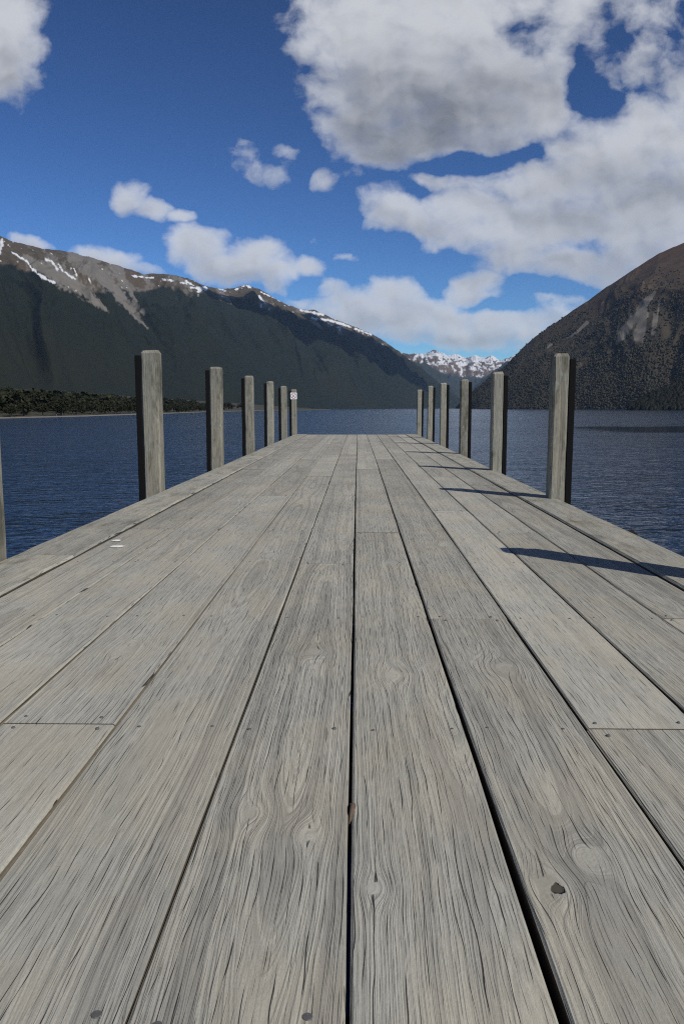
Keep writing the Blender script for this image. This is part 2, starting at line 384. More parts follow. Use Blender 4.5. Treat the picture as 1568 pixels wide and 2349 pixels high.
M_UNDER = wood_material('wet_timber', 'y', (0.12, 0.10, 0.08), (0.09, 0.075, 0.06), (0.05, 0.042, 0.035), knots=1)

def simple_mat(name, col, rough=0.7, metal=0.0, var=0.25, scale=40.0, bump=0.0, spec=0.4):
    m, g, b, o = new_mat(name)
    oc = g.n('ShaderNodeTexCoord').outputs['Object']
    n = g.noise(oc, scale, 5, 0.6)
    c = g.mix(n, tuple(x * (1 - var) for x in col), tuple(x * (1 + var) for x in col))
    g.put(b.inputs['Base Color'], c); b.inputs['Roughness'].default_value = rough; b.inputs['Metallic'].default_value = metal
    b.inputs['Specular IOR Level'].default_value = spec
    if bump:
        bp = g.n('ShaderNodeBump'); bp.inputs['Strength'].default_value = 0.6; bp.inputs['Distance'].default_value = bump
        g.put(bp.inputs['Height'], n); m.node_tree.links.new(bp.outputs[0], b.inputs['Normal'])
    return m
M_NAIL = simple_mat('nail_steel', (0.10, 0.10, 0.10), 0.6, 0.25, 0.4, 300)
M_RUBBER = simple_mat('black_rubber', (0.006, 0.006, 0.0065), 0.85, 0.0, 0.3, 30, 0.002, 0.12)
M_WHITE = simple_mat('sign_white', (0.78, 0.77, 0.78), 0.4, 0, 0.04, 20)
M_RED = simple_mat('sign_red', (0.38, 0.11, 0.11), 0.45, 0, 0.08, 20)
M_INK = simple_mat('sign_black', (0.06, 0.05, 0.07), 0.45, 0, 0.08, 20)
M_DROP = simple_mat('dropping_white', (0.56, 0.56, 0.54), 0.8, 0, 0.1, 60)
M_TWIG = simple_mat('dry_twig', (0.10, 0.07, 0.048), 0.8, 0, 0.4, 120, 0.001)
M_DIRT = simple_mat('packed_dirt', (0.15, 0.128, 0.092), 0.9, 0, 0.4, 90, 0.002, 0.2)
M_ROT = simple_mat('rotten_log', (0.040, 0.028, 0.021), 0.9, 0, 0.55, 22, 0.01, 0.2)

def leaf_mat(name, a, b2, scale=0.3):
    m, g, b, o = new_mat(name)
    pos = g.n('ShaderNodeNewGeometry').outputs['Position']
    rnd = g.attr('tint').outputs['Fac']
    n = g.noise(pos, scale, 3, 0.6)
    f = g.m('ADD', g.m('MULTIPLY', rnd, 0.6), g.m('MULTIPLY', n, 0.45), clamp=True)
    g.put(b.inputs['Base Color'], g.mix(f, a, b2)); b.inputs['Roughness'].default_value = 0.7
    b.inputs['Specular IOR Level'].default_value = 0.15
    return m
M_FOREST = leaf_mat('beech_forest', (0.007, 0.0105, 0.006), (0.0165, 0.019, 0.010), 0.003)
M_FOREST_R = leaf_mat('hill_bush', (0.022, 0.021, 0.014), (0.047, 0.042, 0.028), 0.004)
M_SHORE = leaf_mat('shore_leaves', (0.010, 0.0135, 0.006), (0.030, 0.031, 0.013), 0.05)
M_PROM = leaf_mat('shaded_leaves', (0.0035, 0.0045, 0.003), (0.010, 0.012, 0.007), 0.02)  # cloud shade over the headland is put into this leaf colour
M_BARK = simple_mat('bark', (0.10, 0.085, 0.07), 0.9, 0, 0.3, 6, 0.01, 0.2)

def terrain_mat(name, forest, alpine, scree, fs=0.02, bumpd=6.0):
    m, g, b, o = new_mat(name)
    pos = g.n('ShaderNodeNewGeometry').outputs['Position']
    cv = g.attr('cover').outputs['Color']
    sc = g.n('ShaderNodeSeparateColor'); g.put(sc.inputs[0], cv)
    r_, g_, b_ = sc.outputs[0], sc.outputs[1], sc.outputs[2]
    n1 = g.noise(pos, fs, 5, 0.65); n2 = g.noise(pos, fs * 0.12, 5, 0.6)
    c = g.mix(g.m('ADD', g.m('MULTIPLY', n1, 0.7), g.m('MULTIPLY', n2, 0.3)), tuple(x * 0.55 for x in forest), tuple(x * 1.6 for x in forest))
    n3 = g.noise(g.v('MULTIPLY', pos, (1.0, 1.0, 2.2)), fs * 0.05, 6, 0.62)
    c = g.mix(g.ss(n3, 0.44, 0.66, 0.0, 0.75), c, (forest[0] * 1.75, forest[1] * 1.35, forest[2] * 1.1))
    al = g.mix(g.ss(n1, 0.35, 0.65), alpine, tuple(x * y for x, y in zip(alpine, (0.60, 0.55, 0.52))))
    al = g.mix(g.ss(n2, 0.45, 0.62), al, (alpine[0] * 0.92, alpine[1] * 0.82, alpine[2] * 0.74))
    c = g.mix(g_, c, al)
    st = g.mix(n1, tuple(x * 0.72 for x in scree), tuple(x * 1.25 for x in scree))
    c = g.mix(r_, c, st)
    c = g.mix(b_, c, (0.54, 0.56, 0.59))
    g.put(b.inputs['Base Color'], c); b.inputs['Roughness'].default_value = 0.9; b.inputs['Specular IOR Level'].default_value = 0.1
    bp = g.n('ShaderNodeBump'); bp.inputs['Strength'].default_value = 0.45; bp.inputs['Distance'].default_value = bumpd
    g.put(bp.inputs['Height'], n1); m.node_tree.links.new(bp.outputs[0], b.inputs['Normal'])
    return m
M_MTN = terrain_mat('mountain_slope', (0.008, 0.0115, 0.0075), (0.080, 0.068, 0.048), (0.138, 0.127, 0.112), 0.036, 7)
M_HILL = terrain_mat('hill_slope', (0.043, 0.038, 0.028), (0.074, 0.050, 0.034), (0.165, 0.152, 0.134), 0.03, 3.5)
M_HEAD = terrain_mat('headland_slope', (0.006, 0.007, 0.004), (0.01, 0.01, 0.007), (0.02, 0.02, 0.02), 0.05, 2)  # ground darkened to match the crowns, cloud shade included in its colour
M_FAR = terrain_mat('far_range', (0.022, 0.028, 0.026), (0.12, 0.095, 0.075), (0.17, 0.14, 0.115), 0.010, 30)

# ---------------------------------------------------------------- lake
def build_lake():
    m, g, b, o = new_mat('lake_water')
    pos = g.n('ShaderNodeNewGeometry').outputs['Position']
    x, y, z = g.sep(pos)
    b.inputs['Base Color'].default_value = (0.006, 0.024, 0.060, 1)
    b.inputs['IOR'].default_value = 1.333
    p1 = g.xyz(g.m('ADD', g.m('MULTIPLY', x, 0.62), g.m('MULTIPLY', y, 0.25)), g.m('SUBTRACT', y, g.m('MULTIPLY', x, 0.25)), 0.0)
    a = g.noise(p1, 2.5, 3, 0.55, dist=0.4); a2 = g.noise(p1, 0.42, 3, 0.5, dist=0.3); a3 = g.noise(p1, 0.05, 2, 0.5)
    gust = g.ss(g.noise(g.xyz(g.m('MULTIPLY', x, 0.006), g.m('MULTIPLY', y, 0.02), 4.0), 1.0, 3, 0.5), 0.35, 0.65, 0.75, 1.15)
    # a calm slick lies across the right part of the lake, thinning out to the left
    edge = g.m('MULTIPLY', g.m('SUBTRACT', g.noise(g.xyz(g.m('MULTIPLY', x, 0.12), g.m('MULTIPLY', y, 0.25), 0.0), 1.0, 4, 0.6), 0.5), 10.0)
    ye = g.m('ADD', y, edge)
    band = g.m('MULTIPLY', g.ss(ye, 81.0, 85.0), g.ss(ye, 116.0, 104.0))
    band = g.m('MULTIPLY', band, g.ss(g.m('ADD', x, edge), 16.0, 32.0))
    amp = g.m('MULTIPLY', gust, g.m('SUBTRACT', 1.0, g.m('MULTIPLY', band, 0.93)))
    h = g.m('ADD', g.m('MULTIPLY', a, 0.105), g.m('ADD', g.m('MULTIPLY', a2, 0.13), g.m('MULTIPLY', a3, 0.20)))
    bp = g.n('ShaderNodeBump'); bp.inputs['Distance'].default_value = 1.0
    g.put(bp.inputs['Strength'], amp); g.put(bp.inputs['Height'], h)
    m.node_tree.links.new(bp.outputs[0], b.inputs['Normal'])
    g.put(b.inputs['Roughness'], g.ss(band, 0.0, 1.0, 0.10, 0.03))
    L = 16000.0
    ob = mesh_obj('lake', [(-L, -3000, WZ), (L, -3000, WZ), (L, L, WZ), (-L, L, WZ)], [(0, 1, 2, 3)], m)
    tag(ob, kind='structure')
    bed = simple_mat('lake_bed', (0.05, 0.05, 0.04), 0.9)
build_lake()

# ---------------------------------------------------------------- mountains
def seg_mask(px, py, segs, warp):
    out = np.zeros_like(px)
    for (x0, y0, w0, x1, y1, w1) in segs:
        dx, dy = x1 - x0, y1 - y0; L2 = dx * dx + dy * dy
        t = np.clip(((px - x0) * dx + (py - y0) * dy) / L2, 0, 1)
        d = np.hypot(px - (x0 + t * dx), py - (y0 + t * dy)); w = w0 + t * (w1 - w0)
        out = np.maximum(out, sstep(d + warp * np.maximum(w, 4) * 1.3, w * 1.1, w * 0.7))
    return out
def ridge(name, crest, base, mat, ns, nt, back, cover, jag=8.0, gully=40.0, gf=40.0, pw=1.0, shape=None, seed=0.0):
    k = len(crest)
    Cw = np.array([at_y(x, y, Y) for x, y, Y in crest])
    Bw = np.array([at_y(x, HY, Y) for x, Y in base]); Bw[:, 2] = WZ - 2.0
    s = np.linspace(0, k - 1, ns); i = np.arange(k)
    C = np.stack([np.interp(s, i, Cw[:, j]) for j in range(3)], 1)
    B = np.stack([np.interp(s, i, Bw[:, j]) for j in range(3)], 1)
    arc = np.concatenate([[0], np.cumsum(np.linalg.norm(np.diff(C[:, :2], axis=0), axis=1))])
    tt = np.concatenate([np.linspace(-1, 0, nt // 5, endpoint=False), np.linspace(0, 1, nt) ** 1.15])
    T, A = np.meshgrid(tt, arc); Ti = np.clip(T, 0, 1)
    H = (C[:, 2] - WZ)[:, None]
    XY = C[:, None, :2] * (1 - Ti)[..., None] + B[:, None, :2] * Ti[..., None]
    dirn = C[:, :2] - B[:, :2]; dirn /= np.linalg.norm(dirn, axis=1)[:, None]
    bk = np.clip(-T, 0, 1)
    XY = XY + dirn[:, None, :] * (bk * back)[..., None]
    Zp = (1 - Ti) ** pw
    Z = WZ - 2.0 + (H + 2.0) * np.where(T >= 0, Zp, (1 - bk) ** 0.8)
    env = np.clip(np.sin(np.pi * np.clip(Ti, 0, 1)), 0, 1) ** 0.7
    sl = A / 1000.0 * gf
    low = fbm(sl * 0.22 + seed, Ti * 1.1 + seed, 3)
    g1 = ridged(sl * 0.30 + low * 0.8 + seed, Ti * 0.9, 4)
    Z = Z + env * gully * (g1 - 0.3) * np.minimum(1.0, H / 400.0)
    g0 = ridged(sl * 0.11 + low * 0.35 + Ti * 0.25 + seed * 3, Ti * 0.35 + seed, 2)
    Z = Z + env * sstep(Ti, 0.32, 0.66) * gully * 1.7 * (np.minimum(g0 - 0.3, 0.45)) * np.minimum(1.0, H / 400.0)
    Z = Z + env * gully * 0.5 * fbm(XY[..., 0] / 160 + seed, XY[..., 1] / 160, 4)
    jn = fbm(arc / 90.0 + seed, arc * 0 + 3.3, 5, 0.6) * jag
    Z = Z + (jn * np.minimum(1, (C[:, 2] - WZ) / 60.0))[:, None] * np.exp(-np.abs(T) / 0.06)
    P = np.concatenate([XY, Z[..., None]], 2).reshape(-1, 3)
    n, m_ = T.shape
    idx = np.arange(n * m_).reshape(n, m_)
    Fc = np.stack([idx[:-1, :-1], idx[:-1, 1:], idx[1:, 1:], idx[1:, :-1]], -1).reshape(-1, 4)
    px, py = project(P)
    cov = cover(px, py, P, T.ravel(), A.ravel())
    ob = np_mesh(name, P, Fc, mat, True, {'cover': cov})
    tag(ob, kind='structure')
    return ob, P.reshape(n, m_, 3), cov.reshape(n, m_, 3)

def left_cover(px, py, P, T, A):
    w = fbm(px / 38.0, py / 38.0, 5); w2 = fbm(px / 9.0 + 9, py / 9.0, 4)
    tree = np.interp(px, [-300, 0, 60, 110, 160, 200, 260, 330, 400, 440, 500, 560, 640, 720, 800, 870, 950], [575, 608, 622, 640, 660, 672, 660, 668, 660, 676, 686, 688, 714, 742, 767, 785, 836])
    alp = sstep(tree + w * 20 + w2 * 5 - py, -2, 9)
    scree = seg_mask(px, py, [(60, 590, 8, 130, 632, 16), (120, 615, 22, 185, 662, 20), (185, 660, 14, 225, 695, 8), (225, 695, 6, 247, 714, 2),
                              (180, 590, 26, 240, 640, 18), (235, 630, 20, 285, 688, 11), (285, 686, 10, 312, 722, 8), (312, 722, 8, 338, 753, 2), (305, 690, 4, 330, 718, 5), (262, 612, 16, 300, 668, 5),
                              (330, 628, 6, 342, 650, 5), (415, 640, 6, 438, 664, 5), (500, 664, 5, 530, 695, 3), (300, 672, 5, 312, 690, 4), (715, 735, 4, 735, 752, 2)], w * .5 + w2 * .7)
    scree = np.maximum(scree, alp * sstep(w + w2 * .4, 0.12, 0.35) * 0.75 * (px > 60))
    snow = seg_mask(px, py, [(a_, b_, w_ * .75, c_, d_, v_ * .75) for a_, b_, w_, c_, d_, v_ in [(6, 552, 5, 0, 580, 5), (30, 580, 2, 62, 600, 3), (62, 600, 2, 78, 622, 3), (78, 620, 3, 105, 640, 4), (105, 640, 4, 128, 650, 3), (118, 598, 2, 132, 618, 3), (150, 625, 2, 172, 640, 2.5),
                             (96, 590, 2, 120, 600, 2), (135, 606, 2, 145, 622, 3), (170, 616, 2, 176, 630, 2), (205, 640, 2, 207, 648, 2), (300, 632, 1.6, 352, 638, 1.8), (372, 640, 1.5, 400, 645, 2), (415, 648, 2, 428, 650, 2.5),
                             (425, 644, 3, 445, 655, 3), (440, 660, 3, 470, 662, 6), (470, 660, 5, 455, 670, 3), (490, 657, 2, 520, 668, 1.6), (540, 664, 2, 560, 656, 2), (566, 655, 3, 575, 660, 2), (590, 675, 2, 604, 692, 2), (598, 670, 2, 625, 682, 2), (630, 684, 2, 668, 700, 2),
                             (690, 712, 3, 740, 722, 5), (715, 730, 3, 770, 737, 4), (760, 735, 3, 800, 748, 3), (800, 748, 2, 850, 768, 2)]], w2)
    snow = np.maximum(snow, alp * sstep(w2 + .3 * w, 0.36, 0.44) * sstep(px, 560, 660))
    snow = np.maximum(snow, alp * sstep(w2 + .3 * w, 0.50, 0.56))
    front = (T >= -0.02)
    return np.stack([scree * front, np.maximum(alp, 1 - front), snow * front], 1)
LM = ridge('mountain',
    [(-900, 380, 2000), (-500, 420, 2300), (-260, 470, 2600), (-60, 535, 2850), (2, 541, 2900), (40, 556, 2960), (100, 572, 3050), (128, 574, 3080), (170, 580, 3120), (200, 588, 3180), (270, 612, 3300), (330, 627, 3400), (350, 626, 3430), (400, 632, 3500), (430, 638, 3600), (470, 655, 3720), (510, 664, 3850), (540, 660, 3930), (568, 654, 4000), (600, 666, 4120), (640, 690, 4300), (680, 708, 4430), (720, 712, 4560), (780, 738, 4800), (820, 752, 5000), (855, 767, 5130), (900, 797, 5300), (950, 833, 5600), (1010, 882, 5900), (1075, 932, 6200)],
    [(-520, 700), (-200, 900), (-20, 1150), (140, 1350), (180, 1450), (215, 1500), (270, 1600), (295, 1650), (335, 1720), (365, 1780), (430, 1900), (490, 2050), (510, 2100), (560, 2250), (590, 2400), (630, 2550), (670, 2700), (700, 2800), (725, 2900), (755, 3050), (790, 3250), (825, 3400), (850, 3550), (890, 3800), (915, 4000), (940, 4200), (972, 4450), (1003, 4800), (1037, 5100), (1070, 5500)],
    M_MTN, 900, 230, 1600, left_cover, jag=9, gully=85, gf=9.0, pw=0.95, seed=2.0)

def right_cover(px, py, P, T, A):
    w = fbm(px / 45.0 + 4, py / 45.0, 5); w2 = fbm(px / 10.0 + 9, py / 10.0, 4)
    line = np.interp(px, [1080, 1200, 1300, 1400, 1480, 1568, 1700], [850, 800, 770, 735, 690, 680, 670])
    alp = sstep(line + w * 45 + w2 * 12 - py, -18, 40) * (0.55 + 0.45 * sstep(line - 60 - py + w * 30, -30, 50))
    alp = np.maximum(alp, sstep(w2 * .5 + w, 0.25, 0.5) * 0.45)
    scree = seg_mask(px, py, [(1500, 672, 4, 1478, 700, 9), (1482, 690, 10, 1420, 775, 11), (1475, 710, 12, 1465, 772, 14), (1500, 720, 3, 1495, 765, 4), (1512, 690, 2, 1500, 760, 3), (1325, 760, 4, 1345, 740, 5), (1300, 775, 2, 1318, 765, 3), (1255, 798, 2, 1262, 790, 4)], w2 * .5)
    scree = np.maximum(scree * 0.9, sstep(w2 + w * .5, 0.42, 0.6) * 0.35)
    front = (T >= -0.02)
    return np.stack([scree * front, np.maximum(alp, 0) , np.zeros_like(px)], 1)
RH = ridge('hill',
    [(1062, 918, 2600), (1090, 893, 2550), (1120, 868, 2500), (1165, 832, 2450), (1195, 800, 2420), (1230, 770, 2400), (1270, 742, 2390), (1310, 715, 2380), (1350, 688, 2370), (1390, 657, 2360), (1430, 632, 2350), (1470, 607, 2350), (1510, 582, 2350), (1568, 557, 2350), (1680, 525, 2300), (1850, 500, 2200), (2200, 470, 2000)],
    [(1072, 2300), (1085, 2200), (1100, 2120), (1130, 2020), (1155, 1950), (1185, 1880), (1220, 1800), (1255, 1740), (1290, 1680), (1330, 1620), (1370, 1560), (1410, 1510), (1450, 1460), (1510, 1400), (1620, 1300), (1800, 1150), (2200, 900)],
    M_HILL, 620, 220, 900, right_cover, jag=5, gully=38, gf=12.0, pw=0.9, seed=9.0)

def far_cover(px, py, P, T, A):
    w = fbm(px / 15.0 + 1, py / 10.0, 5); w2 = fbm(px / 5.0 + 9, py / 4.0, 4)
    low = np.interp(px, [940, 1000, 1040, 1090, 1150, 1200], [830, 845, 855, 862, 852, 840])
    alp = sstep(low + 6 - py + w * 8, -2, 6)
    snow = alp * sstep(w * 0.9 + w2 * 0.55 + 0.012 * (low - 18 - py), -0.08, 0.16) * (T > -0.2)
    return np.stack([np.zeros_like(px), alp, snow], 1)
FM = ridge('snowy_mountain',
    [(880, 822, 9600), (930, 812, 9400), (950, 811, 9300), (968, 812, 9250), (1000, 804, 9200), (1025, 815, 9200), (1050, 812, 9200), (1068, 822, 9200), (1080, 816, 9200), (1100, 820, 9200), (1125, 818, 9200), (1150, 830, 9200), (1170, 818, 9200), (1200, 810, 9200), (1260, 830, 9200)],
    [(880, 7200), (930, 7200), (950, 7200), (968, 7200), (1000, 7200), (1025, 7200), (1050, 7200), (1068, 7200), (1080, 7200), (1100, 7200), (1125, 7200), (1150, 7200), (1170, 7200), (1200, 7200), (1260, 7200)],
    M_FAR, 420, 160, 1500, far_cover, jag=38, gully=120, gf=9.0, pw=1.0, seed=21.0)
def low_cover(px, py, P, T, A):
    w = fbm(px / 12.0 + 1, py / 10.0, 4)
    alp = sstep(832 + 8 * w - py, -1, 5)
    return np.stack([np.zeros_like(px), alp, alp * sstep(w, 0.1, 0.3)], 1)
VL = ridge('valley_ridge',
    [(840, 780, 7600), (900, 806, 7300), (925, 811, 7200), (950, 815, 7100), (975, 832, 7000), (1000, 850, 6900), (1040, 880, 6800), (1075, 905, 6700), (1100, 928, 6650)],
    [(1000, 6100), (1020, 6100), (1030, 6100), (1040, 6100), (1052, 6100), (1064, 6100), (1080, 6150), (1092, 6200), (1102, 6300)],
    M_FAR, 260, 90, 900, low_cover, jag=12, gully=50, gf=7, seed=31.0)
VR = ridge('valley_ridge',
    [(1020, 932, 6300), (1055, 912, 6400), (1080, 893, 6500), (1110, 868, 6600), (1140, 845, 6700), (1170, 822, 6800), (1230, 790, 6900), (1300, 770, 7000)],
    [(1020, 6000), (1035, 5900), (1045, 5800), (1060, 5700), (1080, 5600), (1100, 5600), (1150, 5600), (1230, 5600)],
    M_FAR, 220, 80, 900, low_cover, jag=10, gully=40, gf=7, seed=41.0)
def prom_cover(px, py, P, T, A): return np.zeros((len(px), 3))
PR = ridge('headland',
    [(1444, 940, 955), (1468, 926, 960), (1500, 908, 970), (1540, 893, 975), (1568, 877, 980), (1640, 850, 980), (1760, 835, 960), (1950, 820, 900), (2300, 800, 800)],
    [(1442, 940), (1462, 925), (1490, 915), (1530, 905), (1560, 895), (1640, 870), (1770, 830), (2000, 740), (2400, 600)],
    M_HEAD, 200, 60, 220, prom_cover, jag=1.0, gully=6, gf=30, seed=51.0)

# low land along the left shore
def build_shore():
    pts = [(-700, 985), (-350, 970), (-150, 963.5), (0, 960), (100, 957.5), (200, 955), (300, 951.5), (400, 948), (475, 945), (600, 941.8), (760, 940)]
    sh = np.array([on_z(x, y, WZ) for x, y in pts])
    s = np.linspace(0, len(pts) - 1, 240)
    L = np.stack([np.interp(s, np.arange(len(pts)), sh[:, j]) for j in range(3)], 1)
    ins = np.array([-0.92, 0.40]); nt = 40
    V = []
    for q in range(nt):
        t = q / (nt - 1); dist = -1.5 + 620 * t ** 2.2
        xy = L[:, :2] + ins * dist + np.stack([fbm(s * 3, s * 0 + 1, 4) * 1.6, s * 0], 1)
        z = WZ + 0.10 * np.minimum(dist, 14) * 0.6 + np.maximum(dist - 14, 0) * 0.06 + 0.4 * fbm(xy[:, 0] / 12, xy[:, 1] / 12, 3) * min(1, max(dist, 0) / 10)
        V.append(np.column_stack([xy, z]))
    V = np.array(V); idx = np.arange(V.shape[0] * V.shape[1]).reshape(V.shape[:2])
    Fc = np.stack([idx[:-1, :-1], idx[:-1, 1:], idx[1:, 1:], idx[1:, :-1]], -1).reshape(-1, 4)
    m, g, b, o = new_mat('shore_ground')
    pos = g.n('ShaderNodeNewGeometry').outputs['Position']; x, y, z = g.sep(pos)
    n = g.noise(pos, 0.25, 5, 0.65)
    c = g.mix(n, (0.018, 0.019, 0.009), (0.045, 0.040, 0.022))
    c = g.mix(g.ss(g.m('ADD', z, g.m('MULTIPLY', n, 0.3)), WZ + 0.42, WZ + 0.30), c, (0.17, 0.16, 0.14))
    g.put(b.inputs['Base Color'], c); b.inputs['Roughness'].default_value = 0.9
    ob = np_mesh('shore', V.reshape(-1, 3), Fc, m, True); tag(ob, kind='structure')
    return L, ins
SH, SH_IN = build_shore()

# ---------------------------------------------------------------- forests
def crowns(name, pts, rad, hgt, mat, seed):
    q = np.random.default_rng(seed); n = len(pts); k = 6
    ang = np.arange(k) * 2 * math.pi / k
    rings = [(0.75, -0.35), (1.0, 0.22), (0.62, 0.70)]
    V = np.zeros((n, 3 * k + 1, 3))
    a0 = q.uniform(0, 6.28, n)
    for j, (rr, zz) in enumerate(rings):
        r = rad[:, None] * rr * q.uniform(0.65, 1.25, (n, k))
        a = a0[:, None] + ang[None] + 0.5 * j
        V[:, j * k:(j + 1) * k, 0] = r * np.cos(a); V[:, j * k:(j + 1) * k, 1] = r * np.sin(a)
        V[:, j * k:(j + 1) * k, 2] = hgt[:, None] * (zz + q.uniform(-0.12, 0.12, (n, k)))
    V[:, -1, :2] = rad[:, None] * q.uniform(-0.2, 0.2, (n, 2)); V[:, -1, 2] = hgt
    V += pts[:, None, :]
    f = []
    for j in range(2):
        for i in range(k):
            a, b = j * k + i, j * k + (i + 1) % k; c, d = a + k, b + k
            f += [(a, b, d), (a, d, c)]
    for i in range(k): f.append((2 * k + i, 2 * k + (i + 1) % k, 3 * k))
    f = np.array(f); Fc = (f[None] + (np.arange(n) * (3 * k + 1))[:, None, None]).reshape(-1, 3)
    tint = np.repeat(q.uniform(0, 1, n), 3 * k + 1)[:, None] * np.ones((1, 3))
    ob = np_mesh(name, V.reshape(-1, 3), Fc, mat, True, {'tint': tint})
    tag(ob, kind='stuff')
    return ob
def scatter(grid, cov, n, seed, t0, maxalp, keep=None):
    q = np.random.default_rng(seed); a, b, _ = grid.shape
    e1 = grid[1:, :-1] - grid[:-1, :-1]; e2 = grid[:-1, 1:] - grid[:-1, :-1]
    ar = np.linalg.norm(np.cross(e1, e2), axis=2)
    w = ar.copy(); w[:, :t0] = 0
    if cov is not None:
        w *= np.clip(1 - cov[:-1, :-1, 1] / maxalp, 0, 1) * np.clip(1 - 1.6 * cov[:-1, :-1, 0], 0, 1)
    px, py = project(grid[:-1, :-1].reshape(-1, 3)); px = px.reshape(w.shape)
    w *= (px > -120) & (px < 1690)
    if keep is not None: w *= keep(grid[:-1, :-1])
    w = w.ravel() / w.sum()
    c = q.choice(len(w), n, p=w); i, j = np.divmod(c, b - 1)
    u, v = q.uniform(0, 1, (2, n, 1))
    return grid[i, j] * (1 - u) * (1 - v) + grid[i + 1, j] * u * (1 - v) + grid[i, j + 1] * (1 - u) * v + grid[i + 1, j + 1] * u * v
q = np.random.default_rng(5)
def clumpy(G):
    f_ = fbm(G[..., 0] / 70.0, G[..., 2] / 45.0 + G[..., 1] / 90.0, 4)
    return 0.12 + sstep(f_, -0.05, 0.30) + 1.2 * sstep(140 - G[..., 2], 0, 130)
p = scatter(RH[1], RH[2], 15000, 2, 44, 0.75, clumpy); n = len(p)
crowns('forest', p, q.uniform(1.5, 3.8, n), q.uniform(1.6, 4.0, n), M_FOREST_R, 2)
p = scatter(PR[1], None, 5200, 3, 10, 1.0); n = len(p)
crowns('forest', p, q.uniform(2.2, 5.0, n), q.uniform(3, 8.5, n), M_PROM, 3)

# leafy trees along the left shore, each one a thing; the bush behind them reads as a mass
def leaf_crown(seed, nl, leaf):
    q = np.random.default_rng(seed)
    cl = q.normal(0, 1, (9, 3)); cl /= np.linalg.norm(cl, axis=1)[:, None]
    cl = cl * np.array([0.30, 0.30, 0.26]) * q.uniform(0.5, 1.1, (9, 1)) + np.array([0, 0, 0.50])
    cr = q.uniform(0.13, 0.24, 9)
    i = q.integers(0, 9, nl); d = q.normal(0, 1, (nl, 3)); d /= np.linalg.norm(d, axis=1)[:, None]
    c = cl[i] + d * cr[i][:, None] * q.uniform(0.75, 1.08, (nl, 1))
    t1 = q.normal(0, 1, (nl, 3)) * leaf; t2 = q.normal(0, 1, (nl, 3)) * leaf
    V = np.stack([c - t1 * .5, c + t2 * .6, c + t1 * .5, c - t2 * .4], 1).reshape(-1, 3)
    Fc = np.arange(nl * 4).reshape(-1, 4)
    tint = np.repeat(np.clip(q.uniform(0, 1, nl) * 0.6 + q.uniform(0, .4, 9)[i], 0, 1), 4)[:, None] * np.ones((1, 3))
    return V, Fc, tint
def trunk_geo():
    V, Fa = [], []
    def limb(a, b2, r0, r1):
        a = np.array(a, float); b2 = np.array(b2, float); d = b2 - a; d /= np.linalg.norm(d)
        u = np.cross(d, (0.3, 0.9, 0.2)); u /= np.linalg.norm(u); w = np.cross(d, u); s0 = len(V)
        for c, r in ((a, r0), (b2, r1)):
            for k in range(6):
                V.append(c + r * (math.cos(k * math.pi / 3) * u + math.sin(k * math.pi / 3) * w))
        for k in range(6): Fa.append((s0 + k, s0 + (k + 1) % 6, s0 + 6 + (k + 1) % 6, s0 + 6 + k))
    limb((0, 0, -0.04), (0.02, 0, 0.42), 0.035, 0.022); limb((0.02, 0, 0.38), (0.16, 0.08, 0.68), 0.018, 0.006)
    limb((0.02, 0, 0.34), (-0.17, -0.05, 0.64), 0.018, 0.006); limb((0.02, 0, 0.42), (0.0, -0.06, 0.84), 0.02, 0.005)
    return np.array(V), Fa
tv, tf = trunk_geo()
trunk0 = mesh_obj('trunk', tv, tf, M_BARK); trunk_me = trunk0.data; bpy.data.objects.remove(trunk0)
crown_mes = []
for k in range(4):
    V, Fc, tn = leaf_crown(100 + k, 620, 0.062)
    o_ = np_mesh('crown', V, Fc, M_SHORE, False, {'tint': tn}); crown_mes.append(o_.data); bpy.data.objects.remove(o_)
q = np.random.default_rng(8)
def shore_pos(u, inland):
    i = u * (len(SH) - 1); k = int(i); f_ = i - k
    P = SH[k] * (1 - f_) + SH[min(k + 1, len(SH) - 1)] * f_
    return np.array([P[0] + SH_IN[0] * inland, P[1] + SH_IN[1] * inland, WZ + 0.06 * min(inland, 14) + max(inland - 14, 0) * 0.06])
arc = np.concatenate([[0], np.cumsum(np.linalg.norm(np.diff(SH, axis=0), axis=1))])
a0, a1 = np.interp(2.6, np.linspace(0, 10, len(SH)), arc), np.interp(8.3, np.linspace(0, 10, len(SH)), arc)
pos_a = a0
nt_ = 0
while pos_a < a1:
    u = np.interp(pos_a, arc, np.linspace(0, 1, len(SH)))
    P = shore_pos(u, q.uniform(3, 9)); h = q.uniform(3.2, 6.0)
    T_ = empty('shore_tree', tuple(P), q.uniform(0, 6.28)); T_.scale = (h * q.uniform(.95, 1.35), h * q.uniform(.95, 1.35), h)
    tag(T_, 'olive green bushy tree in the front row along the left lake shore', 'tree', 'trees along the left lake shore')
    link(bpy.data.objects.new('crown', crown_mes[nt_ % 4]), T_); link(bpy.data.objects.new('trunk', trunk_me), T_)
    nt_ += 1; pos_a += q.uniform(4.0, 7.0)
Vs, Fs, Ts, off = [], [], [], 0
for k in range(900):
    u = q.uniform(0.2, 0.9); inl = 12 + 330 * q.uniform(0, 1) ** 1.5
    P = shore_pos(u, inl); h = q.uniform(4.0, 7.5)
    V, Fc, tn = leaf_crown(300 + k % 9, 200, 0.10)
    a = q.uniform(0, 6.28); V = V * np.array([h * 1.25, h * 1.25, h]); V = np.column_stack([V[:, 0] * math.cos(a) - V[:, 1] * math.sin(a), V[:, 0] * math.sin(a) + V[:, 1] * math.cos(a), V[:, 2]]) + P
    Vs.append(V); Fs.append(Fc + off); Ts.append(np.clip(tn * .7 + q.uniform(-.1, .3), 0, 1)); off += len(V)
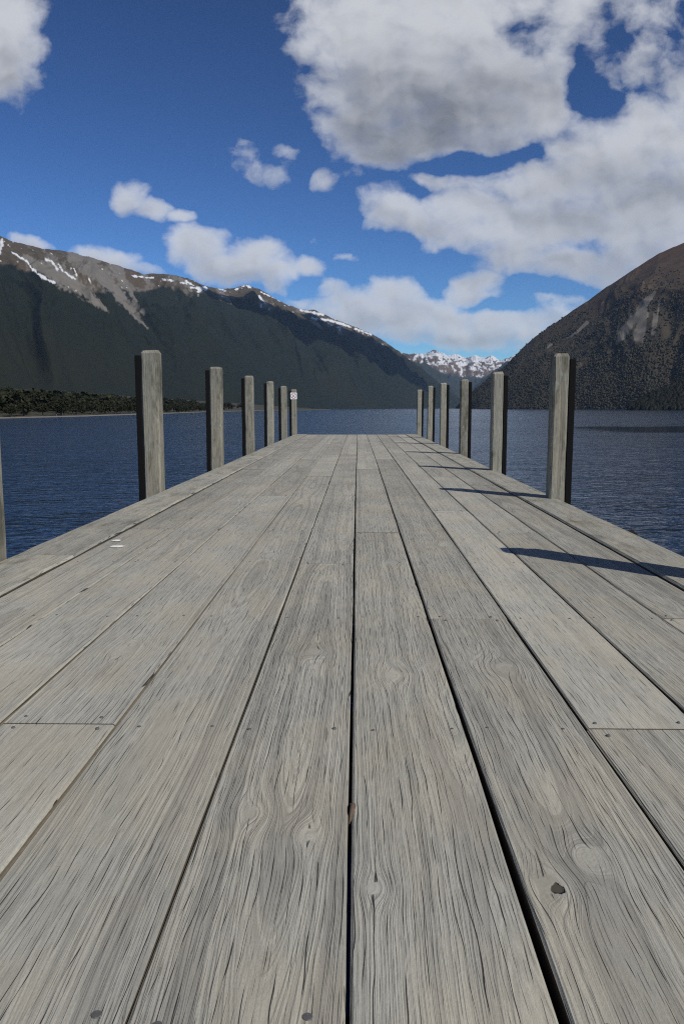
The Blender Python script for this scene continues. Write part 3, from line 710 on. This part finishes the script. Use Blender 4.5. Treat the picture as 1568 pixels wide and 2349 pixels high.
tag(np_mesh('forest', np.concatenate(Vs), np.concatenate(Fs), M_SHORE, False, {'tint': np.concatenate(Ts)}), kind='stuff')

# ---------------------------------------------------------------- the jetty
def plank_mesh(name, x0n, x1n, x0f, x1f, L, thick, rnd, bev=0.004, nseg=9, amp=0.0012):
    """a board along +Y with worn, slightly wavering edges; x at the near and far end"""
    V, Fa = [], []
    for i in range(nseg + 1):
        t = i / nseg; y = L * t
        if callable(x0n): a, b = x0n(y), x1n(y)
        else: a = x0n + (x0f - x0n) * t; b = x1n + (x1f - x1n) * t
        a += rnd.uniform(-amp, amp); b += rnd.uniform(-amp, amp)
        zb = rnd.uniform(-0.0006, 0.0006)
        e = bev if 0 < i < nseg else bev
        zt = zb - (0.0015 if i in (0, nseg) else 0)
        V += [(a, y, -thick), (a, y, zt - e), (a + e, y, zt), (b - e, y, zt), (b, y, zt - e), (b, y, -thick)]
    for i in range(nseg):
        s = i * 6
        for k in range(6):
            Fa.append((s + k, s + 6 + k, s + 6 + (k + 1) % 6, s + (k + 1) % 6))
    Fa.append((0, 1, 2, 3, 4, 5)); e = nseg * 6; Fa.append((e + 5, e + 4, e + 3, e + 2, e + 1, e))
    return V, Fa
jetty = empty('jetty', (0, 10, WZ))
tag(jetty, 'long weathered grey timber jetty running out over the lake', 'jetty')
def jp(v): return (v[0], v[1] - 10, v[2] - WZ)
nail_bm = bmesh.new(); bmesh.ops.create_cone(nail_bm, cap_ends=True, segments=10, radius1=0.0062, radius2=0.0050, depth=0.003)
nail_me = bpy.data.meshes.new('nail'); nail_bm.to_mesh(nail_me); nail_me.materials.append(M_NAIL)

BEAR = [-0.12, 0.872, 1.757, 2.735, 3.735, 4.70] + [4.70 + 0.97 * k for k in range(1, 19)]
END = 22.22
# gap positions across the deck (near, far)
GAPS = [-1.335, -1.058, -0.796, -0.534, -0.268, -0.013, 0.243, 0.504, 0.757, 1.022, 1.265]
GNEAR = [0.008, 0.007, 0.007, 0.010, 0.004, 0.005, 0.0125, 0.007, 0.006, 0.006, 0.012]   # gap widths near
GFAR = [0.006, 0.006, 0.005, 0.005, 0.005, 0.008, 0.007, 0.006, 0.005, 0.005, 0.008]
JOINTS = [[4.763, 9.55, 14.4, 19.2], [3.754, 8.58, 13.4, 17.3], [1.775, 6.64, 11.5, 16.3], [4.72, 8.58, 12.5, 17.3], [3.72, 7.61, 12.5, 16.3],
          [4.66, 9.55, 13.4, 18.3], [2.724, 6.64, 11.5, 15.4], [1.767, 5.67, 10.5, 14.4, 19.2], [4.666, 8.58, 13.4, 18.3], [2.743, 7.61, 12.5, 17.3]]
# knots seen in the photograph: plank column -> list of (x, y, r)
def kpx(x, y, r): a = on_z(x, y); return (a[0], a[1], r)
HERO = {(4, 0): [kpx(580, 1862, .022), kpx(705, 1912, .020), kpx(720, 1495, .030)],
        (5, 0): [kpx(860, 2035, .016), kpx(905, 1548, .030), kpx(900, 1290, .03)],
        (6, 0): [kpx(1345, 1965, .026), kpx(1262, 2030, .024), kpx(1150, 1530, .036)],
        (2, 0): [(-.7, 1.2, .02)],
        (2, 1): [kpx(290, 1490, .034)],
        (3, 0): [(-.42, 3.9, .03)],
        (6, 1): [kpx(1015, 1250, .03), kpx(985, 1190, .03)]}
WEAR = {(6, 1): (0.93, 0.75, 0.6), (5, 1): (0.95, 0.7, 0.6), (4, 1): (0.97, 0.8, 0.6), (4, 0): (0.966, 0.95, 0.62), (5, 0): (0.954, 0.75, 0.70), (6, 0): (0.934, 0.80, 0.66), (3, 0): (0.973, 0.9, 0.42), (2, 0): (1.006, 0.35, 0.35), (7, 0): (0.954, 0.7, 0.55), (7, 1): (1.064, 0.40, 0.40), (2, 1): (1.006, 0.8, 0.35), (8, 0): (0.895, .8, .5), (9, 0): (1.051, .5, .4), (9, 1): (0.817, .8, .5), (9, 2): (0.856, .7, .4), (1, 0): (0.973, .5, .35), (8, 1): (0.973, .6, .4)}
rnd = random.Random(21)
def wood_props(o, rr, knots, wear, L, x_mid):
    o['grain'] = (rr.uniform(0, 9), x_mid + rr.uniform(-0.10, 0.10), rr.uniform(-0.02, 0.12))
    o['wear'] = wear; o['hole'] = (0.0, -50.0, 0.0)
    for k in range(4):
        o['knot_%s' % 'abcd'[k]] = knots[k] if k < len(knots) else (0.0, -50.0, 0.0)
n_pl = 0
for c in range(10):
    xs = [-2.2] + JOINTS[c] + [END + rnd.uniform(-0.012, 0.012)]
    for k in range(len(xs) - 1):
        y0, y1 = xs[k] + (0.0012 if k else 0), xs[k + 1] - 0.0012; L = y1 - y0
        def edge(y, i, side):
            t = math.exp(-max(y - 0.8, 0) / 1.6); wd = GNEAR[i] * t + GFAR[i] * (1 - t)
            drift = 0.004 * math.sin(y * 0.33 + i * 1.7)
            return GAPS[i] + drift + side * wd / 2
        xm = (GAPS[c] + GAPS[c + 1]) / 2
        V, Fa = plank_mesh('plank', lambda y: edge(y0 + y, c, 1) - xm, lambda y: edge(y0 + y, c + 1, -1) - xm, None, None, L, 0.045, rnd, nseg=max(6, int(L * 3)))
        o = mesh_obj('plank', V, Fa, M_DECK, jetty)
        o.location = jp((xm, y0, rnd.uniform(-0.002, 0.0015)))
        kn = [(x - xm, y - y0, r) for x, y, r in HERO.get((c, k), [])]
        while len(kn) < 4 and rnd.random() < 0.45:
            yy = rnd.uniform(0.2, L - 0.1)
            if (c, k) in HERO and y0 + yy < 5.0: break
            kn.append((rnd.uniform(-0.10, 0.10), yy, rnd.uniform(0.012, 0.034)))
        wear = WEAR.get((c, k), (rnd.uniform(0.84, 1.05), rnd.uniform(0.45, 0.9), rnd.uniform(0.35, 0.62)))
        wood_props(o, rnd, kn, wear, L, 0.0)
        if (c, k) == (4, 0): o['grain'] = (3.1, 0.02, 0.05)
        if (c, k) == (6, 0): o['grain'] = (5.2, -0.03, 0.06)
        if (c, k) == (6, 0):
            hp = on_z(1276, 2038); o['hole'] = (hp[0] - xm, hp[1] - y0, 0.0105)
        n_pl += 1
        for yb in BEAR:
            if yb > 8.8 or yb < 0.3: continue
            for yy in ([yb] if not (abs(yb - y0) < .12 or abs(yb - y1) < .12) else ([y0 + 0.028] if abs(yb - y0) < .12 else [y1 - 0.028])):
                if not (y0 < yy < y1): continue
                for sx in (-1, 1):
                    nl = link(bpy.data.objects.new('nail', nail_me), o)
                    nl.location = (sx * rnd.uniform(0.075, 0.10), yy - y0 + rnd.uniform(-0.012, 0.012), rnd.uniform(-0.0006, 0.0010))
                    sc_ = 1.2 if yb < 1 else rnd.uniform(0.6, 0.85)
                    nl.scale = (sc_, sc_, 1)
# edge beams
for side, xi, xo, js in ((-1, -1.335, -1.625, [3.86, 5.30, 9.9, 14.6, 19.4]), (1, 1.265, 1.528, [6.65, 10.5, 15.4, 19.2])):
    xs = [-2.2] + js + [END]
    for k in range(len(xs) - 1):
        y0, y1 = xs[k] + 0.002, xs[k + 1] - 0.002; L = y1 - y0
        far = lambda y: 0.035 * min(max((y - 4) / 14, 0), 1) * side
        a, b2 = (xi + side * 0.005, xo) if side > 0 else (xo, xi - 0.005)
        V, Fa = plank_mesh('edge_beam', a + far(y0) * (side < 0) - xi, b2 + far(y0) * (side > 0) - xi, a + far(y1) * (side < 0) - xi, b2 + far(y1) * (side > 0) - xi, L, 0.11, rnd, bev=0.009, nseg=max(6, int(L * 2.5)), amp=0.0025)
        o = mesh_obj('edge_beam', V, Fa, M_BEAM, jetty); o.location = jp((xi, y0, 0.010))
        wood_props(o, rnd, [(side * rnd.uniform(.05, .2), rnd.uniform(.3, L), rnd.uniform(.02, .035)) for _ in range(rnd.randint(1, 3))], (rnd.uniform(0.9, 1.08), 0.55, 0.55), L, side * 0.13)
# bearers under the boards
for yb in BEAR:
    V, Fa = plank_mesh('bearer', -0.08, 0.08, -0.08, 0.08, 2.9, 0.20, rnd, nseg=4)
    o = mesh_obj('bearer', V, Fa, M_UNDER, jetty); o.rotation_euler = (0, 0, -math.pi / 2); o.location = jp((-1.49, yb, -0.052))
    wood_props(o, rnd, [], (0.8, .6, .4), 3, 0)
# packed dirt in three of the left gaps
for gi, ya, yb in ((1, 1.2, 7.0), (2, 0.4, 7.5), (3, 0.4, 5.5)):
    V, Fa = [], []; n = 60
    for k in range(n + 1):
        y = ya + (yb - ya) * k / n; x = GAPS[gi] + 0.004 * math.sin(y * 0.33 + gi * 1.7)
        z = -0.007 + rnd.uniform(-.002, .002)
        V += [(x - .008, y, z), (x, y, z + .002), (x + .008, y, z)]
    for k in range(n):
        for j in range(2): Fa.append((k * 3 + j, k * 3 + j + 1, k * 3 + j + 4, k * 3 + j + 3))
    o = mesh_obj('dirt', [jp(v) for v in V], Fa, M_DIRT, jetty); o['kind'] = 'stuff'
# round crossbeams whose rotten ends stick out past the edge
def log_mesh(L, r, seed):
    q = np.random.default_rng(seed); k, n = 12, 14; V, Fa = [], []
    for i in range(n + 1):
        y = L * (i / n - 0.5); e = 1 - 0.12 * (abs(i / n - 0.5) * 2) ** 8
        for j in range(k):
            a = j * 2 * math.pi / k; rr = r * e * (1 + q.uniform(-.06, .06)); V.append((y + (q.uniform(-.012, .012) if i in (0, n) else 0), rr * math.cos(a), rr * math.sin(a)))
    for i in range(n):
        for j in range(k): Fa.append((i * k + j, i * k + (j + 1) % k, (i + 1) * k + (j + 1) % k, (i + 1) * k + j))
    Fa.append(tuple(range(k))); Fa.append(tuple(n * k + j for j in reversed(range(k))))
    return V, Fa
for i, yc in enumerate([1.9, 5.05, 8.5, 11.9, 15.2, 18.4, 21.2]):
    V, Fa = log_mesh(3.46, 0.13, i); o = mesh_obj('crossbeam', V, Fa, M_ROT, jetty, True); o.location = jp((-0.04, yc, -0.165))
# end fascia
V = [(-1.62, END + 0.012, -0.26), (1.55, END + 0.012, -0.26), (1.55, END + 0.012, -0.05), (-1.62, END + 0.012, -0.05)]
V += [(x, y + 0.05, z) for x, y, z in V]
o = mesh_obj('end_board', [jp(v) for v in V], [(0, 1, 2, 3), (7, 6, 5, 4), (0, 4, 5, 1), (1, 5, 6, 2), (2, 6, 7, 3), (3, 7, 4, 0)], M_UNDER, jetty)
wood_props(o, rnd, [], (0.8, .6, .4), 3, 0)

# ---------------------------------------------------------------- mooring posts
def post_mesh(w, d, h, bot, rr, ch=0.014, top=0.024):
    V, Fa = [], []
    def ring(z, s, c):
        a, e = w / 2 * s, d / 2 * s
        return [(a - c, -e, z), (a, c - e, z), (a, e - c, z), (a - c, e, z), (c - a, e, z), (-a, e - c, z), (-a, c - e, z), (c - a, -e, z)]
    zs = [bot, -0.3] + [h * k / 7 for k in range(0, 7)] + [h - top]
    for z in zs:
        V += [(x + rr.uniform(-.0012, .0012), y + rr.uniform(-.0012, .0012), q_) for x, y, q_ in ring(z, 1, ch)]
    V += [(x, y, h + rr.uniform(-.004, .004)) for x, y, z in ring(h, 0.80, 0.016)]
    n = len(zs) + 1
    for i in range(n - 1):
        for k in range(8): Fa.append((i * 8 + k, i * 8 + (k + 1) % 8, (i + 1) * 8 + (k + 1) % 8, (i + 1) * 8 + k))
    Fa.append(tuple((n - 1) * 8 + k for k in range(8))); Fa.append(tuple(reversed(range(8))))
    return V, Fa
def box(x0, x1, y0, y1, z0, z1, bev=0.0):
    bm = bmesh.new(); bmesh.ops.create_cube(bm, size=1)
    for v in bm.verts: v.co = Vector(((x0 + x1) / 2 + v.co.x * (x1 - x0), (y0 + y1) / 2 + v.co.y * (y1 - y0), (z0 + z1) / 2 + v.co.z * (z1 - z0)))
    if bev: bmesh.ops.bevel(bm, geom=bm.edges[:], offset=bev, segments=2, affect='EDGES', profile=0.5)
    V = [v.co[:] for v in bm.verts]; Fa = [[v.index for v in f.verts] for f in bm.faces] if bm.verts.ensure_lookup_table() is None and bm.verts.index_update() is None else []
    bm.free(); return V, Fa
LEFT = [(-1.0, .55), (3.68, 1.16), (6.86, 1.170), (10.02, 1.19), (13.48, 1.215), (16.92, 1.235), (19.7, 1.212), (22.30, 1.190)]
RIGHT = [(0.1, 1.1), (3.20, 1.10), (6.36, 1.108), (9.24, 1.095), (12.60, 1.127), (16.05, 1.178), (19.50, 1.212), (22.12, 1.18)]
LX = [-1.66, -1.645, -1.632, -1.636, -1.68, -1.705, -1.672, -1.628]
RX = [1.47, 1.468, 1.47, 1.482, 1.542, 1.58, 1.625, 1.565]
LAB_L = [None, 'grey timber post cut off by the left picture edge', 'nearest fully visible post of the left row, tall in front of the mountain', 'second fully visible post of the left row, counted from the near end',
         'third fully visible post of the left row, counted from the near end', 'fourth fully visible post of the left row, two before the signed one', 'fifth post of the left row, just in front of the post with the sign', 'last post of the left row, carrying the small white sign']
LAB_R = [None, None, 'nearest visible post of the right row, tall in front of the brown hill', 'second post of the right row, counted from the near end', 'third post of the right row, counted from the near end',
         'fourth post of the right row, third from the far end', 'fifth post of the right row, one before the far corner', 'last post of the right row at the far corner of the jetty']
posts = []
PW = 0.150
def build_post(side, Y, h, xin, label):
    w, dp = (0.140 if side < 0 else 0.117), 0.150
    cx = xin + side * w / 2
    o = empty('mooring_post', (cx, Y + dp / 2, 0.0), rnd.uniform(-.02, .02))
    o.rotation_euler = (rnd.uniform(-.006, .006), rnd.uniform(-.006, .006), rnd.uniform(-.02, .02))
    tag(o, label or 'grey square timber mooring post out of the picture', 'post', 'timber posts along the jetty edges')
    V, Fa = post_mesh(w, dp, h, WZ - 1.0, rnd)
    s = mesh_obj('shaft', V, Fa, M_POST, o)
    wood_props(s, rnd, [(rnd.uniform(-.05, .05), h * rnd.uniform(.2, .9), rnd.uniform(.012, .022)), (rnd.uniform(-.05, .05), h * rnd.uniform(.2, .9), rnd.uniform(.012, .022))], (rnd.uniform(.78, 1.0), 0.6, 0.42), h, rnd.uniform(-.05, .05))
    a, b2 = (w / 2 + 0.001, w / 2 + 0.050)
    V, Fa = box(*( (a, b2) if side > 0 else (-b2, -a) ), -dp * 0.46, dp * 0.46, WZ - 0.6, h - 0.04, 0.006)
    mesh_obj('fender', V, Fa, M_RUBBER, o)
    posts.append(o)
    return o
for (Y, h), x, lb in zip(LEFT, LX, LAB_L):
    if lb: last_left = build_post(-1, Y, h, x, lb)
for (Y, h), x, lb in zip(RIGHT, RX, LAB_R):
    if lb or Y > 3: build_post(1, Y, h, x, lb or 'square timber post beyond the right picture edge whose shadow crosses the boards')

# sign on the last left post
sg = empty('warning_sign', (last_left.location.x, 22.30 - 0.004, 1.02)); tag(sg, 'small white square sign with a red crossed circle on the last left post', 'sign')
V, Fa = box(-0.092, 0.080, -0.006, 0.0, -0.085, 0.085, 0.0)
def rrect(x0, x1, z0, z1, r, y0, y1):
    pts = []
    for cx, cz, a0_ in ((x1 - r, z1 - r, 0), (x0 + r, z1 - r, 90), (x0 + r, z0 + r, 180), (x1 - r, z0 + r, 270)):
        for k in range(5): a = R(a0_ + k * 22.5); pts.append((cx + r * math.cos(a), cz + r * math.sin(a)))
    n = len(pts); V = [(x, y0, z) for x, z in pts] + [(x, y1, z) for x, z in pts]
    Fa = [tuple(range(n)), tuple(reversed(range(n, 2 * n)))] + [(k, n + k, n + (k + 1) % n, (k + 1) % n) for k in range(n)]
    return V, Fa
V, Fa = rrect(-0.090, 0.082, -0.088, 0.088, 0.016, -0.004, 0.0); mesh_obj('panel', V, Fa, M_WHITE, sg)
def ring_mesh(r0, r1, y0, y1, n=36):
    V, Fa = [], []
    for k in range(n):
        a = 2 * math.pi * k / n
        for r, y in ((r0, y0), (r1, y0), (r1, y1), (r0, y1)): V.append((r * math.cos(a) - 0.004, y, r * math.sin(a) + 0.004))
    for k in range(n):
        for j in range(4): Fa.append((k * 4 + j, k * 4 + (j + 1) % 4, ((k + 1) % n) * 4 + (j + 1) % 4, ((k + 1) % n) * 4 + j))
    return V, Fa
V, Fa = ring_mesh(0.066, 0.077, -0.0065, -0.0045); mesh_obj('ring', V, Fa, M_RED, sg)
def bar(x0, z0, x1, z1, w0, w1, y0, y1):
    d = np.array([x1 - x0, z1 - z0]); d = d / np.linalg.norm(d); n = np.array([-d[1], d[0]])
    p = [(x0 + n[0] * w0, z0 + n[1] * w0), (x0 - n[0] * w0, z0 - n[1] * w0), (x1 - n[0] * w1, z1 - n[1] * w1), (x1 + n[0] * w1, z1 + n[1] * w1)]
    V = [(a, y0, b) for a, b in p] + [(a, y1, b) for a, b in p]
    return V, [(0, 1, 2, 3), (7, 6, 5, 4), (0, 4, 5, 1), (1, 5, 6, 2), (2, 6, 7, 3), (3, 7, 4, 0)]
V, Fa = bar(-0.050, 0.050, 0.042, -0.044, 0.0050, 0.0050, -0.0085, -0.0068); mesh_obj('slash', V, Fa, M_RED, sg)
V, Fa = bar(-0.052, -0.044, -0.028, -0.020, 0.010, 0.008, -0.0065, -0.0046); mesh_obj('symbol', V, Fa, M_INK, sg)
V, Fa = bar(-0.028, -0.020, 0.046, 0.052, 0.0045, 0.0035, -0.0064, -0.0047); mesh_obj('symbol', V, Fa, M_INK, sg)

# droppings, twig
def splat(px, py, rx, ry, seed, label):
    q = np.random.default_rng(seed); a = on_z(px, py); k = 16; V = []
    for j in range(k):
        t = j * 2 * math.pi / k; s = q.uniform(.7, 1.2); V.append((rx * s * math.cos(t), ry * s * math.sin(t), 0.0))
    V += [(x * .6, y * .6, 0.004) for x, y, z in V[:k]]
    Fa = [(j, (j + 1) % k, k + (j + 1) % k, k + j) for j in range(k)] + [tuple(k + j for j in range(k))]
    o = mesh_obj('bird_dropping', V, Fa, M_DROP); o.location = (a[0], a[1], 0.0025)
    tag(o, label, 'bird dropping', 'white droppings on the left boards')
splat(268, 1254.5, 0.038, 0.030, 1, 'longer white bird dropping, the nearer of two on the left boards')
splat(267, 1241, 0.026, 0.024, 2, 'shorter white bird dropping, the farther of two on the left boards')
def twig(px, py, label):
    a = on_z(px, py); V, Fa = [], []; pts = [(-.004, -.030, -.012), (0, -.008, .002), (.002, .010, .004), (-.003, .03, -.004)]
    rs = [.002, .0045, .005, .002]; k = 6
    for (x, y, z), r in zip(pts, rs):
        for j in range(k): V.append((x + r * math.cos(j * math.pi / 3), y, z + r * math.sin(j * math.pi / 3)))
    for i in range(3):
        for j in range(k): Fa.append((i * k + j, i * k + (j + 1) % k, (i + 1) * k + (j + 1) % k, (i + 1) * k + j))
    o = mesh_obj('twig', V, Fa, M_TWIG, None, True); o.location = tuple(a); tag(o, label, 'twig')
twig(807, 1858, 'short brown twig wedged in the middle gap between two boards')

# ---------------------------------------------------------------- haze
V, Fa = box(-7000, 7000, -800, 11500, WZ - 8.0, 1500)
m, g, b, o = new_mat('haze_air'); m.node_tree.nodes.remove(b)
pv = g.n('ShaderNodeVolumePrincipled'); pv.inputs['Color'].default_value = (0.42, 0.64, 1.0, 1); pv.inputs['Density'].default_value = 3.0e-5
m.node_tree.links.new(pv.outputs[0], o.inputs['Volume'])
hz = mesh_obj('haze', V, Fa, m); tag(hz, kind='stuff')

# ---------------------------------------------------------------- the cloud whose shadow lies on the far slope
def shadow_cloud(targets, alt):
    bm = bmesh.new(); sd = np.array(sun_dir)
    for px, py, Y, r in targets:
        P = at_y(px, py, Y); c = P + sd * ((alt - P[2]) / sd[2])
        mtx = Matrix.Translation(Vector(c)) @ Matrix.Diagonal((r, r, r * 0.45, 1))
        bmesh.ops.create_icosphere(bm, subdivisions=2, radius=1.0, matrix=mtx)
    me = bpy.data.meshes.new('cloud'); bm.to_mesh(me); bm.free()
    me.materials.append(M_CLOUD); o = link(bpy.data.objects.new('cloud', me)); tag(o, kind='stuff')
M_CLOUD, g, b, o = new_mat('cloud_vapour'); M_CLOUD.node_tree.nodes.remove(b)
pv = g.n('ShaderNodeVolumePrincipled'); pv.inputs['Color'].default_value = (1, 1, 1, 1); pv.inputs['Density'].default_value = 0.04
M_CLOUD.node_tree.links.new(pv.outputs[0], o.inputs['Volume'])
shadow_cloud([(a_, b_, c_, d_ * 1.3) for a_, b_, c_, d_ in [(500, 685, 3600, 90), (545, 700, 3650, 110), (600, 720, 3750, 130), (660, 735, 3850, 150), (700, 750, 4000, 150), (750, 775, 4150, 150), (800, 800, 4300, 150), (850, 825, 4500, 150), (900, 850, 4700, 150), (950, 880, 4900, 150), (740, 740, 4350, 110), (790, 765, 4550, 120), (850, 795, 4800, 130), (910, 830, 5000, 140)]], 1950)
